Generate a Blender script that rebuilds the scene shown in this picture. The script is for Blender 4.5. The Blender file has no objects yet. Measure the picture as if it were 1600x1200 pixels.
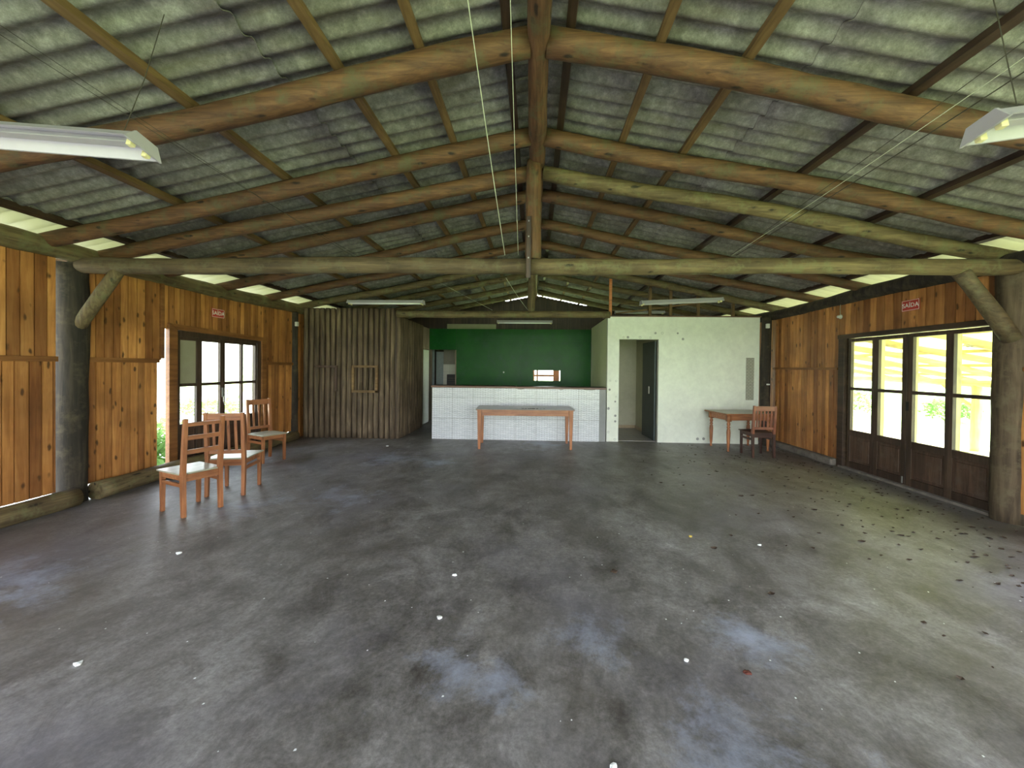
import bpy, math, random
from math import radians as RAD, sin, cos, pi
from mathutils import Vector, Matrix

# ------------------------------------------------------------------ camera
scn = bpy.context.scene
col = scn.collection
cam_d = bpy.data.cameras.new('camera')
cam = bpy.data.objects.new('camera', cam_d)
col.objects.link(cam)
cam_d.sensor_width = 36.0
cam_d.sensor_fit = 'HORIZONTAL'
cam_d.lens = 36.0 * 620 / 1600
cam_d.shift_x = -(810 - 800) / 1600
cam_d.shift_y = (580 - 600) / 1600
cam_d.clip_start = 0.05
cam_d.clip_end = 300
cam.matrix_world = (Matrix.Translation((0, 0, 1.55)) @ Matrix.Rotation(RAD(2.4), 4, 'Z')
                    @ Matrix.Rotation(RAD(90 - .55), 4, 'X') @ Matrix.Rotation(RAD(.6), 4, 'Z'))
scn.camera = cam

# ------------------------------------------------------------------ world, sun, exposure
world = bpy.data.worlds.new('overcast_sky')
scn.world = world
world.use_nodes = True
wn = world.node_tree
wn.nodes.clear()
w_out = wn.nodes.new('ShaderNodeOutputWorld')
w_bg = wn.nodes.new('ShaderNodeBackground')
w_tc = wn.nodes.new('ShaderNodeTexCoord')
w_sep = wn.nodes.new('ShaderNodeSeparateXYZ')
w_rmp = wn.nodes.new('ShaderNodeValToRGB')
w_rmp.color_ramp.elements[0].position = 0.45
w_rmp.color_ramp.elements[0].color = (.40, .44, .26, 1)
w_rmp.color_ramp.elements[1].position = 1.0
w_rmp.color_ramp.elements[1].color = (.62, .74, 1.0, 1)
e = w_rmp.color_ramp.elements.new(.56); e.color = (.85, .90, .92, 1)
w_mp = wn.nodes.new('ShaderNodeMapRange')
w_mp.inputs[1].default_value = -1; w_mp.inputs[2].default_value = 1
wn.links.new(w_tc.outputs['Generated'], w_sep.inputs[0])
wn.links.new(w_sep.outputs['Z'], w_mp.inputs[0])
wn.links.new(w_mp.outputs[0], w_rmp.inputs[0])
wn.links.new(w_rmp.outputs[0], w_bg.inputs[0])
wn.links.new(w_bg.outputs[0], w_out.inputs[0])
w_bg.inputs[1].default_value = 4.2

sun_d = bpy.data.lights.new('sun', 'SUN')
sun_d.energy = 14.0
sun_d.angle = RAD(2)
sun_d.color = (1.0, .95, .84)
sun = bpy.data.objects.new('sun', sun_d)
col.objects.link(sun)
sun.rotation_euler = Vector((.62, .18, .76)).to_track_quat('Z', 'Y').to_euler()

scn.view_settings.view_transform = 'Standard'
scn.view_settings.look = 'None'
scn.view_settings.gamma = 1
scn.view_settings.use_curve_mapping = False
scn.view_settings.exposure = 1.55

# ------------------------------------------------------------------ materials
MATS = {}

def new_mat(name):
    m = bpy.data.materials.new(name)
    m.use_nodes = True
    nt = m.node_tree
    return m, nt, nt.nodes['Principled BSDF'], nt.nodes, nt.links

def coords(nt, scale=(1, 1, 1), kind='Object'):
    tc = nt.nodes.new('ShaderNodeTexCoord')
    mp = nt.nodes.new('ShaderNodeMapping')
    mp.inputs['Scale'].default_value = scale
    nt.links.new(tc.outputs[kind], mp.inputs[0])
    return mp.outputs[0]

def noise(nt, vec, scale, detail=4, rough=.6, dist=0.0):
    n = nt.nodes.new('ShaderNodeTexNoise')
    n.inputs['Scale'].default_value = scale
    n.inputs['Detail'].default_value = detail
    n.inputs['Roughness'].default_value = rough
    n.inputs['Distortion'].default_value = dist
    nt.links.new(vec, n.inputs['Vector'])
    return n.outputs[0]

def ramp(nt, fac, stops):
    r = nt.nodes.new('ShaderNodeValToRGB')
    el = r.color_ramp.elements
    el[0].position, el[0].color = stops[0][0], (*stops[0][1], 1)
    el[1].position, el[1].color = stops[-1][0], (*stops[-1][1], 1)
    for p, c in stops[1:-1]:
        q = el.new(p); q.color = (*c, 1)
    nt.links.new(fac, r.inputs[0])
    return r.outputs[0]

def mix(nt, a, b, fac, mode='MIX'):
    m = nt.nodes.new('ShaderNodeMix')
    m.data_type = 'RGBA'; m.blend_type = mode
    for sock, v in ((m.inputs[6], a), (m.inputs[7], b)):
        if isinstance(v, tuple): sock.default_value = (*v, 1)
        else: nt.links.new(v, sock)
    if isinstance(fac, (int, float)): m.inputs[0].default_value = fac
    else: nt.links.new(fac, m.inputs[0])
    return m.outputs[2]

def bump(nt, bsdf, h, strength=.3, dist=.02):
    b = nt.nodes.new('ShaderNodeBump')
    b.inputs['Strength'].default_value = strength
    b.inputs['Distance'].default_value = dist
    nt.links.new(h, b.inputs['Height'])
    nt.links.new(b.outputs[0], bsdf.inputs['Normal'])

def wood(name, c_dark, c_mid, c_light, axis='Z', rough=.5, knots=False, island=.25, moss=None, fine=1.0, spec=.5):
    """grain stretched along one axis, optional knots, a tint per loose board"""
    m, nt, b, N, L = new_mat(name)
    s = {'X': (.9, 12, 12), 'Y': (12, .9, 12), 'Z': (12, 12, .9)}[axis]
    s = tuple(v * fine for v in s)
    g = noise(nt, coords(nt, s), 1.6, 6, .65, .6)
    c = ramp(nt, g, [(.28, c_dark), (.5, c_mid), (.72, c_light)])
    big = noise(nt, coords(nt, (1, 1, 1)), 2.2, 3, .6)
    c = mix(nt, c, ramp(nt, big, [(.3, (.55, .5, .45)), (.65, (1.15, 1.12, 1.05))]), .7, 'MULTIPLY')
    if island:
        geo = N.new('ShaderNodeNewGeometry')
        t = ramp(nt, geo.outputs['Random Per Island'], [(0, (1 - island * 1.6, 1 - island * 1.9, 1 - island * 2)), (1, (1 + island, 1 + island, 1 + island * .8))])
        c = mix(nt, c, t, 1.0, 'MULTIPLY')
    if knots:
        ks = {'X': (3.2, 11, 11), 'Y': (11, 3.2, 11), 'Z': (10, 10, 4.2)}[axis]
        v = N.new('ShaderNodeTexVoronoi')
        v.inputs['Scale'].default_value = 1.0
        v.inputs['Randomness'].default_value = 1.0
        nv = noise(nt, coords(nt, (6, 6, 6)), 1, 2)
        va = N.new('ShaderNodeVectorMath'); va.operation = 'ADD'
        sc = N.new('ShaderNodeVectorMath'); sc.operation = 'SCALE'; sc.inputs['Scale'].default_value = .5
        L.new(nv, sc.inputs[0]); L.new(coords(nt, ks), va.inputs[0]); L.new(sc.outputs[0], va.inputs[1])
        L.new(va.outputs[0], v.inputs['Vector'])
        kf = ramp(nt, v.outputs['Distance'], [(.10, (1, 1, 1)), (.20, (0, 0, 0))])
        c = mix(nt, c, tuple(x * .32 for x in c_dark), kf)
    if moss:
        mo = noise(nt, coords(nt, (2, 2, 2)), 3.0, 6, .7)
        c = mix(nt, c, moss, ramp(nt, mo, [(.5, (0, 0, 0)), (.68, (1, 1, 1))]))
    L.new(c, b.inputs['Base Color'])
    b.inputs['Roughness'].default_value = rough
    b.inputs['Specular IOR Level'].default_value = spec
    bump(nt, b, g, .35, .01)
    MATS[name] = m
    return m

def plain(name, c, rough=.5, metal=0, var=.15, scale=8, spec=.5):
    m, nt, b, N, L = new_mat(name)
    n = noise(nt, coords(nt), scale, 5, .65)
    lo = tuple(x * (1 - var) for x in c); hi = tuple(min(1, x * (1 + var)) for x in c)
    L.new(ramp(nt, n, [(.3, lo), (.7, hi)]), b.inputs['Base Color'])
    b.inputs['Roughness'].default_value = rough
    b.inputs['Metallic'].default_value = metal
    b.inputs['Specular IOR Level'].default_value = spec
    MATS[name] = m
    return m

# varnished pine boards of the side walls
wood('pine_wall', (.30, .12, .035), (.47, .215, .070), (.60, .32, .12), 'Z', .45, True, .30)
wood('pine_rail', (.16, .065, .02), (.27, .115, .035), (.36, .17, .055), 'Y', .5, False, .1)
for ax in 'XYZ':
    wood('log_' + ax, (.050, .024, .012), (.125, .060, .027), (.205, .112, .050), ax, .7, True, 0, (.10, .085, .04), 1.6)
    wood('log_mossy_' + ax, (.060, .042, .020), (.135, .100, .048), (.23, .18, .085), ax, .75, True, 0, (.16, .155, .07), 1.3)
    wood('timber_' + ax, (.085, .050, .018), (.17, .105, .042), (.26, .17, .07), ax, .7, False, .1, None, 1.0)
    wood('dark_wood_' + ax, (.022, .013, .009), (.055, .033, .022), (.095, .06, .04), ax, .5, False, .15)
    wood('furniture_' + ax, (.20, .07, .028), (.36, .14, .058), (.47, .21, .09), ax, .38, False, .06, None, 1.4)
    wood('mahogany_' + ax, (.025, .010, .008), (.055, .022, .016), (.10, .038, .025), ax, .35, False, .06, None, 1.4)
wood('post_bark', (.010, .008, .006), (.030, .024, .018), (.070, .055, .038), 'Z', .85, False, 0, (.07, .055, .032), .9)
wood('post_brown', (.03, .02, .012), (.085, .060, .036), (.16, .12, .075), 'Z', .85, False, 0, (.13, .105, .06), .8)
wood('log_pale_X', (.40, .32, .16), (.60, .50, .27), (.75, .66, .40), 'X', .8, False, 0)
wood('log_pale_Y', (.40, .32, .16), (.60, .50, .27), (.75, .66, .40), 'Y', .8, False, 0)
wood('log_pale_Z', (.40, .32, .16), (.60, .50, .27), (.75, .66, .40), 'Z', .8, False, 0)
wood('log_dark_X', (.045, .032, .018), (.105, .076, .040), (.18, .135, .07), 'X', .75, True, 0, (.13, .115, .06), 1.3)
wood('daylit_batten', (.42, .34, .18), (.60, .52, .30), (.72, .64, .40), 'Z', .6, False, 0)  # lightened colour stands for daylight on the door reveals
wood('palisade', (.028, .020, .014), (.12, .086, .056), (.25, .185, .12), 'Z', .8, False, 0, None, .9)
wood('grey_board', (.18, .13, .11), (.36, .28, .24), (.50, .41, .36), 'Z', .8, False, .2)
wood('counter_wood', (.07, .03, .018), (.15, .07, .045), (.24, .12, .08), 'X', .4, False, .1)
wood('old_panel', (.03, .016, .010), (.075, .042, .028), (.14, .085, .055), 'Z', .6, False, .12, (.10, .07, .05))
wood('pale_sheen', (.30, .29, .22), (.42, .42, .34), (.52, .53, .44), 'X', .3, False, 0)  # pale tone painted in for window reflections on the chair seats
wood('orange_board', (.45, .15, .04), (.62, .23, .07), (.72, .30, .10), 'X', .5, False, 0)
plain('white_paint', (.62, .65, .58), .45, var=.06, scale=3)
plain('lamp_white', (.44, .43, .46), .4, var=.04)
plain('lamp_holder', (.72, .66, .36), .4, var=.1)
plain('tube_glass', (.85, .88, .85), .2, var=.02)
plain('steel', (.35, .35, .34), .35, .9)
plain('wire_dark', (.05, .045, .03), .7)
plain('wire_pale', (.62, .66, .50), .6)
plain('grey_laminate', (.22, .20, .18), .3, var=.25, scale=14)
plain('red_sign', (.52, .045, .035), .4, var=.05)
plain('sign_white', (.82, .82, .78), .4, var=.03)
plain('plastic_white', (.70, .72, .66), .4, var=.05)
plain('dark_door', (.035, .048, .050), .4, var=.2, scale=4)
plain('grey_door', (.20, .23, .24), .5, var=.1)
plain('black_iron', (.012, .012, .013), .5, .2)
plain('beige_board', (.34, .32, .22), .7, var=.06)
plain('room_wall_inner', (.50, .47, .34), .6, var=.08, scale=3)
plain('skirting_tile', (.40, .31, .20), .3, var=.15)
plain('filler', (.30, .31, .29), .8, var=.3, scale=30)
plain('paper', (.85, .88, .90), .7, var=.05)
plain('dead_leaf', (.055, .035, .022), .9, var=.5, scale=12)
plain('red_leaf', (.09, .02, .012), .8, var=.3)
plain('yellow_leaf', (.50, .38, .08), .8, var=.3)
plain('dust_concrete', (.16, .14, .12), .85, var=.4, scale=9)
plain('leaf_green', (.10, .24, .035), .6, var=.5, scale=3)
plain('gravel', (.52, .50, .42), .9, var=.25, scale=6)

def m_grass():
    m, nt, b, N, L = new_mat('grass')
    v = coords(nt)
    n = noise(nt, v, 1.2, 8, .75)
    L.new(ramp(nt, n, [(.3, (.18, .27, .08)), (.55, (.33, .43, .16)), (.75, (.50, .54, .30))]), b.inputs['Base Color'])
    b.inputs['Roughness'].default_value = .95
    MATS['grass'] = m
m_grass()

def m_floor():
    m, nt, b, N, L = new_mat('floor_concrete')
    v = coords(nt)
    warp = noise(nt, v, .9, 4, .6)
    n1 = noise(nt, coords(nt, (1.3, .75, 1)), 1.1, 12, .72, .5)
    n2 = noise(nt, coords(nt, (1, 1, 1)), 4.2, 12, .82, .3)
    n3 = noise(nt, coords(nt, (1, 1, 1)), 38, 8, .8)
    c = ramp(nt, n1, [(.28, (.085, .078, .074)), (.44, (.155, .145, .140)), (.56, (.225, .212, .210)), (.72, (.31, .30, .305))])
    c = mix(nt, c, ramp(nt, n2, [(.34, (.48, .46, .45)), (.5, (.98, .98, .98)), (.66, (1.4, 1.4, 1.42))]), .85, 'MULTIPLY')
    c = mix(nt, c, ramp(nt, n3, [(.36, (.62, .62, .62)), (.64, (1.3, 1.3, 1.3))]), .8, 'MULTIPLY')
    n7 = noise(nt, coords(nt, (1, .8, 1)), 2.6, 15, .80, .6)
    c = mix(nt, c, ramp(nt, n7, [(.40, (.62, .60, .59)), (.47, (.92, .92, .92)), (.53, (1.0, 1.0, 1.0)), (.60, (1.28, 1.29, 1.32))]), .9, 'MULTIPLY')
    # red-brown waxed zones
    n5 = noise(nt, coords(nt, (1, 1, 1)), .75, 5, .6)
    c = mix(nt, c, (.15, .135, .115), ramp(nt, n5, [(.50, (0, 0, 0)), (.72, (.5, .5, .5))]))
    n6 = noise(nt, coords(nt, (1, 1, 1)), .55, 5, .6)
    c = mix(nt, c, (.28, .265, .34), ramp(nt, n6, [(.50, (0, 0, 0)), (.75, (.55, .55, .55))]))  # lavender mixed in to paint the cool sheen of sky light
    # pale paint worn into patches, its blue also painting in the sky's sheen
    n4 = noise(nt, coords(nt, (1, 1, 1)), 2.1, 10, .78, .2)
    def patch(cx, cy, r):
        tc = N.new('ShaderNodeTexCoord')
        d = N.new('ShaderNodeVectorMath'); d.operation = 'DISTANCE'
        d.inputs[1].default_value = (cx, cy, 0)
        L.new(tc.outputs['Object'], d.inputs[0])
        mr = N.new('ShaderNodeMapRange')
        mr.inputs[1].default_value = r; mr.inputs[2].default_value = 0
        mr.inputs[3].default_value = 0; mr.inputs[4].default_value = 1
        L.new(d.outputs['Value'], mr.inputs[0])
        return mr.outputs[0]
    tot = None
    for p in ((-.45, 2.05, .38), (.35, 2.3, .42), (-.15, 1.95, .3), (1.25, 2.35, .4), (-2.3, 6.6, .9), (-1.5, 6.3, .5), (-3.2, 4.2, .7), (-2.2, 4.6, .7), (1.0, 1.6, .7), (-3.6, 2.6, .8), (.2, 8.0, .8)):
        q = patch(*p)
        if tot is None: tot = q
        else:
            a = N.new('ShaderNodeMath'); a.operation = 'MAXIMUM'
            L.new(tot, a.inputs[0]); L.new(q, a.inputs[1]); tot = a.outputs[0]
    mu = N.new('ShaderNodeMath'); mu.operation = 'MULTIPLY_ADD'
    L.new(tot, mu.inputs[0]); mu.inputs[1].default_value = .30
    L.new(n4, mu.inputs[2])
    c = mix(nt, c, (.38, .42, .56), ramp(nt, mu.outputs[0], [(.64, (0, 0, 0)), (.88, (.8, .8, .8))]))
    L.new(c, b.inputs['Base Color'])
    rr = N.new('ShaderNodeMapRange')
    rr.inputs[1].default_value = .3; rr.inputs[2].default_value = .7
    rr.inputs[3].default_value = .34; rr.inputs[4].default_value = .62
    L.new(n2, rr.inputs[0]); L.new(rr.outputs[0], b.inputs['Roughness'])
    b.inputs['Specular IOR Level'].default_value = .55
    bump(nt, b, n2, .18, .01)
    MATS['floor_concrete'] = m
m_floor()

def m_sheet():
    m, nt, b, N, L = new_mat('fibre_cement')
    n1 = noise(nt, coords(nt, (1, 1, 1)), 1.5, 8, .7)
    n2 = noise(nt, coords(nt, (1, 1, 1)), 13, 10, .85)
    n3 = noise(nt, coords(nt, (.6, 4, 1)), 2.5, 5, .7)
    c = ramp(nt, n1, [(.3, (.15, .14, .12)), (.5, (.225, .222, .20)), (.7, (.33, .33, .305))])
    c = mix(nt, c, ramp(nt, n2, [(.38, (.60, .60, .56)), (.52, (1, 1, 1)), (.64, (1.6, 1.6, 1.55))]), .9, 'MULTIPLY')
    c = mix(nt, c, (.15, .13, .08), ramp(nt, n3, [(.52, (0, 0, 0)), (.75, (.6, .6, .6))]))
    L.new(c, b.inputs['Base Color'])
    b.inputs['Roughness'].default_value = .9
    b.inputs['Specular IOR Level'].default_value = .2
    MATS['fibre_cement'] = m
m_sheet()

def m_white_wall(name, base, dirt):
    m, nt, b, N, L = new_mat(name)
    n1 = noise(nt, coords(nt, (1, 1, 1)), 1.6, 8, .7)
    n2 = noise(nt, coords(nt, (1, 1, 1)), 9, 8, .75)
    c = mix(nt, base, dirt, ramp(nt, n1, [(.42, (0, 0, 0)), (.75, (.55, .55, .55))]))
    c = mix(nt, c, ramp(nt, n2, [(.3, (.88, .88, .88)), (.6, (1.03, 1.03, 1.03))]), .7, 'MULTIPLY')
    L.new(c, b.inputs['Base Color'])
    b.inputs['Roughness'].default_value = .55
    MATS[name] = m
m_white_wall('plaster_white', (.78, .82, .72), (.58, .60, .54))
m_white_wall('plaster_lime', (.70, .76, .46), (.52, .56, .36))
m_white_wall('plaster_grey', (.24, .25, .25), (.38, .38, .37))
m_white_wall('plaster_inner', (.48, .46, .34), (.33, .31, .22))
m_white_wall('kitchen_grey', (.20, .17, .15), (.12, .10, .09))

def m_green():
    m, nt, b, N, L = new_mat('green_paint')
    n1 = noise(nt, coords(nt), .9, 6, .65)
    n2 = noise(nt, coords(nt), 5, 6, .7)
    c = ramp(nt, n1, [(.3, (.006, .060, .012)), (.5, (.010, .090, .014)), (.7, (.014, .125, .012))])
    c = mix(nt, c, (.03, .085, .05), ramp(nt, n2, [(.5, (0, 0, 0)), (.75, (.6, .6, .6))]))
    L.new(c, b.inputs['Base Color'])
    b.inputs['Roughness'].default_value = .3
    b.inputs['Specular IOR Level'].default_value = .12
    MATS['green_paint'] = m
m_green()

def m_tile():
    """white glazed tile printed with fine layered-stone dashes"""
    m, nt, b, N, L = new_mat('stone_tile')
    tc = N.new('ShaderNodeTexCoord')
    sp = N.new('ShaderNodeSeparateXYZ'); cb = N.new('ShaderNodeCombineXYZ')
    L.new(tc.outputs['Object'], sp.inputs[0])
    L.new(sp.outputs['X'], cb.inputs[0]); L.new(sp.outputs['Z'], cb.inputs[1])
    dv = noise(nt, tc.outputs['Object'], 26, 3)
    br = N.new('ShaderNodeTexBrick')
    br.inputs['Scale'].default_value = 1
    br.inputs['Brick Width'].default_value = .11
    br.inputs['Row Height'].default_value = .021
    br.inputs['Mortar Size'].default_value = .0030
    br.inputs['Mortar Smooth'].default_value = .3
    br.inputs['Color1'].default_value = (.86, .88, .93, 1)
    br.inputs['Color2'].default_value = (.72, .75, .81, 1)
    br.inputs['Mortar'].default_value = (.20, .21, .22, 1)
    sc = N.new('ShaderNodeVectorMath'); sc.operation = 'SCALE'; sc.inputs['Scale'].default_value = .012
    ad = N.new('ShaderNodeVectorMath'); ad.operation = 'ADD'
    L.new(dv, sc.inputs[0]); L.new(cb.outputs[0], ad.inputs[0]); L.new(sc.outputs[0], ad.inputs[1])
    L.new(ad.outputs[0], br.inputs['Vector'])
    bt = N.new('ShaderNodeTexBrick')
    bt.offset = 0
    bt.inputs['Scale'].default_value = 1
    bt.inputs['Brick Width'].default_value = .446
    bt.inputs['Row Height'].default_value = .446
    bt.inputs['Mortar Size'].default_value = .004
    bt.inputs['Color1'].default_value = (1, 1, 1, 1); bt.inputs['Color2'].default_value = (.93, .93, .93, 1)
    bt.inputs['Mortar'].default_value = (.55, .55, .55, 1)
    L.new(cb.outputs[0], bt.inputs['Vector'])
    c = mix(nt, br.outputs['Color'], bt.outputs['Color'], 1, 'MULTIPLY')
    L.new(c, b.inputs['Base Color'])
    b.inputs['Roughness'].default_value = .25
    MATS['stone_tile'] = m
m_tile()

def m_brick_block(name, w, h, c1, c2, mo, ms, axes=('X', 'Z')):
    m, nt, b, N, L = new_mat(name)
    tc = N.new('ShaderNodeTexCoord')
    sp = N.new('ShaderNodeSeparateXYZ'); cb = N.new('ShaderNodeCombineXYZ')
    L.new(tc.outputs['Object'], sp.inputs[0])
    L.new(sp.outputs[axes[0]], cb.inputs[0]); L.new(sp.outputs[axes[1]], cb.inputs[1])
    br = N.new('ShaderNodeTexBrick')
    br.offset = 0 if name != 'brick_strip' else .5
    br.inputs['Scale'].default_value = 1
    br.inputs['Brick Width'].default_value = w; br.inputs['Row Height'].default_value = h
    br.inputs['Mortar Size'].default_value = ms
    br.inputs['Color1'].default_value = (*c1, 1); br.inputs['Color2'].default_value = (*c2, 1)
    br.inputs['Mortar'].default_value = (*mo, 1)
    L.new(cb.outputs[0], br.inputs['Vector'])
    L.new(br.outputs['Color'], b.inputs['Base Color'])
    b.inputs['Roughness'].default_value = .4
    MATS[name] = m
m_brick_block('brick_strip', .07, .033, (.42, .42, .34), (.36, .36, .30), (.20, .20, .16), .004)
m_brick_block('kitchen_tile', .15, .20, (.55, .52, .46), (.50, .48, .43), (.34, .31, .27), .003)
m_brick_block('corridor_tile', .33, .33, (.36, .34, .33), (.32, .30, .30), (.20, .18, .18), .004, ('X', 'Y'))

def m_glass():
    m = bpy.data.materials.new('window_glass'); m.use_nodes = True
    nt = m.node_tree; nt.nodes.clear()
    o = nt.nodes.new('ShaderNodeOutputMaterial'); mx = nt.nodes.new('ShaderNodeMixShader')
    t = nt.nodes.new('ShaderNodeBsdfTransparent'); g = nt.nodes.new('ShaderNodeBsdfGlossy')
    g.inputs['Roughness'].default_value = .03
    t.inputs[0].default_value = (.95, .97, .94, 1)
    mx.inputs[0].default_value = .05
    nt.links.new(t.outputs[0], mx.inputs[1]); nt.links.new(g.outputs[0], mx.inputs[2])
    nt.links.new(mx.outputs[0], o.inputs[0])
    MATS['window_glass'] = m
m_glass()

def m_translucent(name, c, c2):
    m = bpy.data.materials.new(name); m.use_nodes = True
    nt = m.node_tree; nt.nodes.clear()
    o = nt.nodes.new('ShaderNodeOutputMaterial'); mx = nt.nodes.new('ShaderNodeMixShader')
    t = nt.nodes.new('ShaderNodeBsdfTranslucent'); g = nt.nodes.new('ShaderNodeBsdfDiffuse')
    t.inputs[0].default_value = (*c, 1); g.inputs[0].default_value = (*c2, 1)
    mx.inputs[0].default_value = .5
    nt.links.new(t.outputs[0], mx.inputs[1]); nt.links.new(g.outputs[0], mx.inputs[2])
    nt.links.new(mx.outputs[0], o.inputs[0])
    MATS[name] = m
m_translucent('veranda_sheet', (.85, .86, .55), (.8, .8, .6))
m_translucent('eave_sheet', (.30, .31, .20), (.5, .5, .42))
m_translucent('leaf_blade', (.22, .40, .12), (.18, .30, .09))

# ------------------------------------------------------------------ mesh helpers
class MB:
    def __init__(s): s.v = []; s.f = []
    def add(s, vs, fs):
        n = len(s.v); s.v += [Vector(q) for q in vs]; s.f += [tuple(i + n for i in q) for q in fs]
        return s
    def box(s, x0, x1, y0, y1, z0, z1):
        vs = [(x0, y0, z0), (x1, y0, z0), (x1, y1, z0), (x0, y1, z0), (x0, y0, z1), (x1, y0, z1), (x1, y1, z1), (x0, y1, z1)]
        return s.add(vs, [(0, 3, 2, 1), (4, 5, 6, 7), (0, 1, 5, 4), (1, 2, 6, 5), (2, 3, 7, 6), (3, 0, 4, 7)])
    def hexa(s, b, t):
        """bottom quad b, top quad t (counter-clockwise from above)"""
        return s.add(list(b) + list(t), [(0, 3, 2, 1), (4, 5, 6, 7), (0, 1, 5, 4), (1, 2, 6, 5), (2, 3, 7, 6), (3, 0, 4, 7)])
    def beam(s, p0, p1, w, h, w1=None, h1=None, up=(0, 0, 1)):
        p0, p1 = Vector(p0), Vector(p1); d = (p1 - p0).normalized(); up = Vector(up)
        if abs(d.dot(up)) > .98: up = Vector((0, 1, 0))
        r = d.cross(up).normalized(); u = r.cross(d)
        w1 = w if w1 is None else w1; h1 = h if h1 is None else h1
        def q(p, a, b): return [p - r * a / 2 - u * b / 2, p + r * a / 2 - u * b / 2, p + r * a / 2 + u * b / 2, p - r * a / 2 + u * b / 2]
        return s.add(q(p0, w, h) + q(p1, w1, h1), [(0, 1, 2, 3), (7, 6, 5, 4), (0, 4, 5, 1), (1, 5, 6, 2), (2, 6, 7, 3), (3, 7, 4, 0)])
    def tube(s, pts, rad, seg=6):
        pts = [Vector(p) for p in pts]; n0 = len(s.v)
        for i, p in enumerate(pts):
            d = (pts[min(i + 1, len(pts) - 1)] - pts[max(i - 1, 0)]).normalized()
            u = Vector((0, 0, 1)) if abs(d.z) < .95 else Vector((0, 1, 0))
            r = d.cross(u).normalized(); u = r.cross(d)
            rr = rad[i] if isinstance(rad, (list, tuple)) else rad
            for k in range(seg):
                a = 2 * pi * k / seg
                s.v.append(p + r * cos(a) * rr + u * sin(a) * rr)
        for i in range(len(pts) - 1):
            for k in range(seg):
                a = n0 + i * seg + k; b = n0 + i * seg + (k + 1) % seg
                s.f.append((a, b, b + seg, a + seg))
        s.f.append(tuple(n0 + k for k in reversed(range(seg))))
        s.f.append(tuple(n0 + (len(pts) - 1) * seg + k for k in range(seg)))
        return s
    def log(s, p0, p1, r0, r1=None, seed=0, wob=.012, seg=14):
        """a slightly crooked, knobbly round log"""
        rnd = random.Random(seed); p0, p1 = Vector(p0), Vector(p1); r1 = r0 if r1 is None else r1
        L = (p1 - p0).length; n = max(4, int(L / .16)); d = (p1 - p0).normalized()
        u = Vector((0, 0, 1)) if abs(d.z) < .9 else Vector((0, 1, 0))
        r = d.cross(u).normalized(); u = r.cross(d)
        ph = [rnd.uniform(0, 6.28) for _ in range(6)]
        kn = [(rnd.uniform(0, L), rnd.uniform(0, 6.28), rnd.uniform(.03, .10)) for _ in range(int(L * 2.5) + 1)]
        n0 = len(s.v)
        for i in range(n + 1):
            t = i / n; l = t * L
            c = p0.lerp(p1, t) + r * wob * sin(l * 1.7 + ph[0]) * min(1, 4 * t * (1 - t) + .2) + u * wob * sin(l * 1.3 + ph[1]) * min(1, 4 * t * (1 - t) + .2)
            R = (r0 + (r1 - r0) * t) * (1 + .03 * sin(l * 5 + ph[2]) + .02 * sin(l * 11 + ph[3]))
            for k in range(seg):
                a = 2 * pi * k / seg
                q = 1 + .02 * sin(2 * a + ph[4] + l) + .012 * sin(3 * a + ph[5])
                for kl, ka, ks in kn:
                    dl = (kl - l) / .07; da = ((a - ka + pi) % (2 * pi) - pi) / .45
                    e2 = dl * dl + da * da
                    if e2 < 6: q += ks * math.exp(-e2)
                s.v.append(c + r * cos(a) * R * q + u * sin(a) * R * q)
        for i in range(n):
            for k in range(seg):
                a = n0 + i * seg + k; b = n0 + i * seg + (k + 1) % seg
                s.f.append((a, b, b + seg, a + seg))
        s.f.append(tuple(n0 + k for k in reversed(range(seg))))
        s.f.append(tuple(n0 + n * seg + k for k in range(seg)))
        return s
    def lathe(s, prof, cx=0, cy=0, seg=16):
        n0 = len(s.v)
        for r, z in prof:
            for k in range(seg):
                a = 2 * pi * k / seg; s.v.append(Vector((cx + r * cos(a), cy + r * sin(a), z)))
        for i in range(len(prof) - 1):
            for k in range(seg):
                a = n0 + i * seg + k; b = n0 + i * seg + (k + 1) % seg
                s.f.append((a, b, b + seg, a + seg))
        s.f.append(tuple(n0 + k for k in reversed(range(seg))))
        s.f.append(tuple(n0 + (len(prof) - 1) * seg + k for k in range(seg)))
        return s
    def build(s, name, mat, parent=None, smooth=False, bevel=0, origin=True):
        me = bpy.data.meshes.new(name)
        vs = s.v; off = Vector((0, 0, 0))
        if parent is None and origin:
            xs = [v.x for v in vs]; ys = [v.y for v in vs]; zs = [v.z for v in vs]
            off = Vector(((min(xs) + max(xs)) / 2, (min(ys) + max(ys)) / 2, min(zs)))
            vs = [v - off for v in vs]
        me.from_pydata([tuple(v) for v in vs], [], s.f)
        me.materials.append(MATS[mat])
        if smooth:
            for p in me.polygons: p.use_smooth = len(p.vertices) <= 4
        o = bpy.data.objects.new(name, me); col.objects.link(o); o.location = off
        if parent is not None: o.parent = parent
        if bevel:
            bm = o.modifiers.new('bevel', 'BEVEL'); bm.width = bevel; bm.segments = 2; bm.limit_method = 'ANGLE'
        return o

def empty(name, loc=(0, 0, 0), rz=0):
    o = bpy.data.objects.new(name, None); col.objects.link(o)
    o.location = loc; o.rotation_euler = (0, 0, rz); o.empty_display_size = .1
    return o

def tag(o, label=None, cat=None, group=None, kind=None):
    if label: o['label'] = label
    if cat: o['category'] = cat
    if group: o['group'] = group
    if kind: o['kind'] = kind
    return o

def struct(o, label, cat='wall'):
    return tag(o, label, cat, kind='structure')

def copy_tree(o, parent=None):
    c = o.copy(); col.objects.link(c)
    if parent is not None: c.parent = parent
    for ch in list(o.children): copy_tree(ch, c)
    return c

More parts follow.
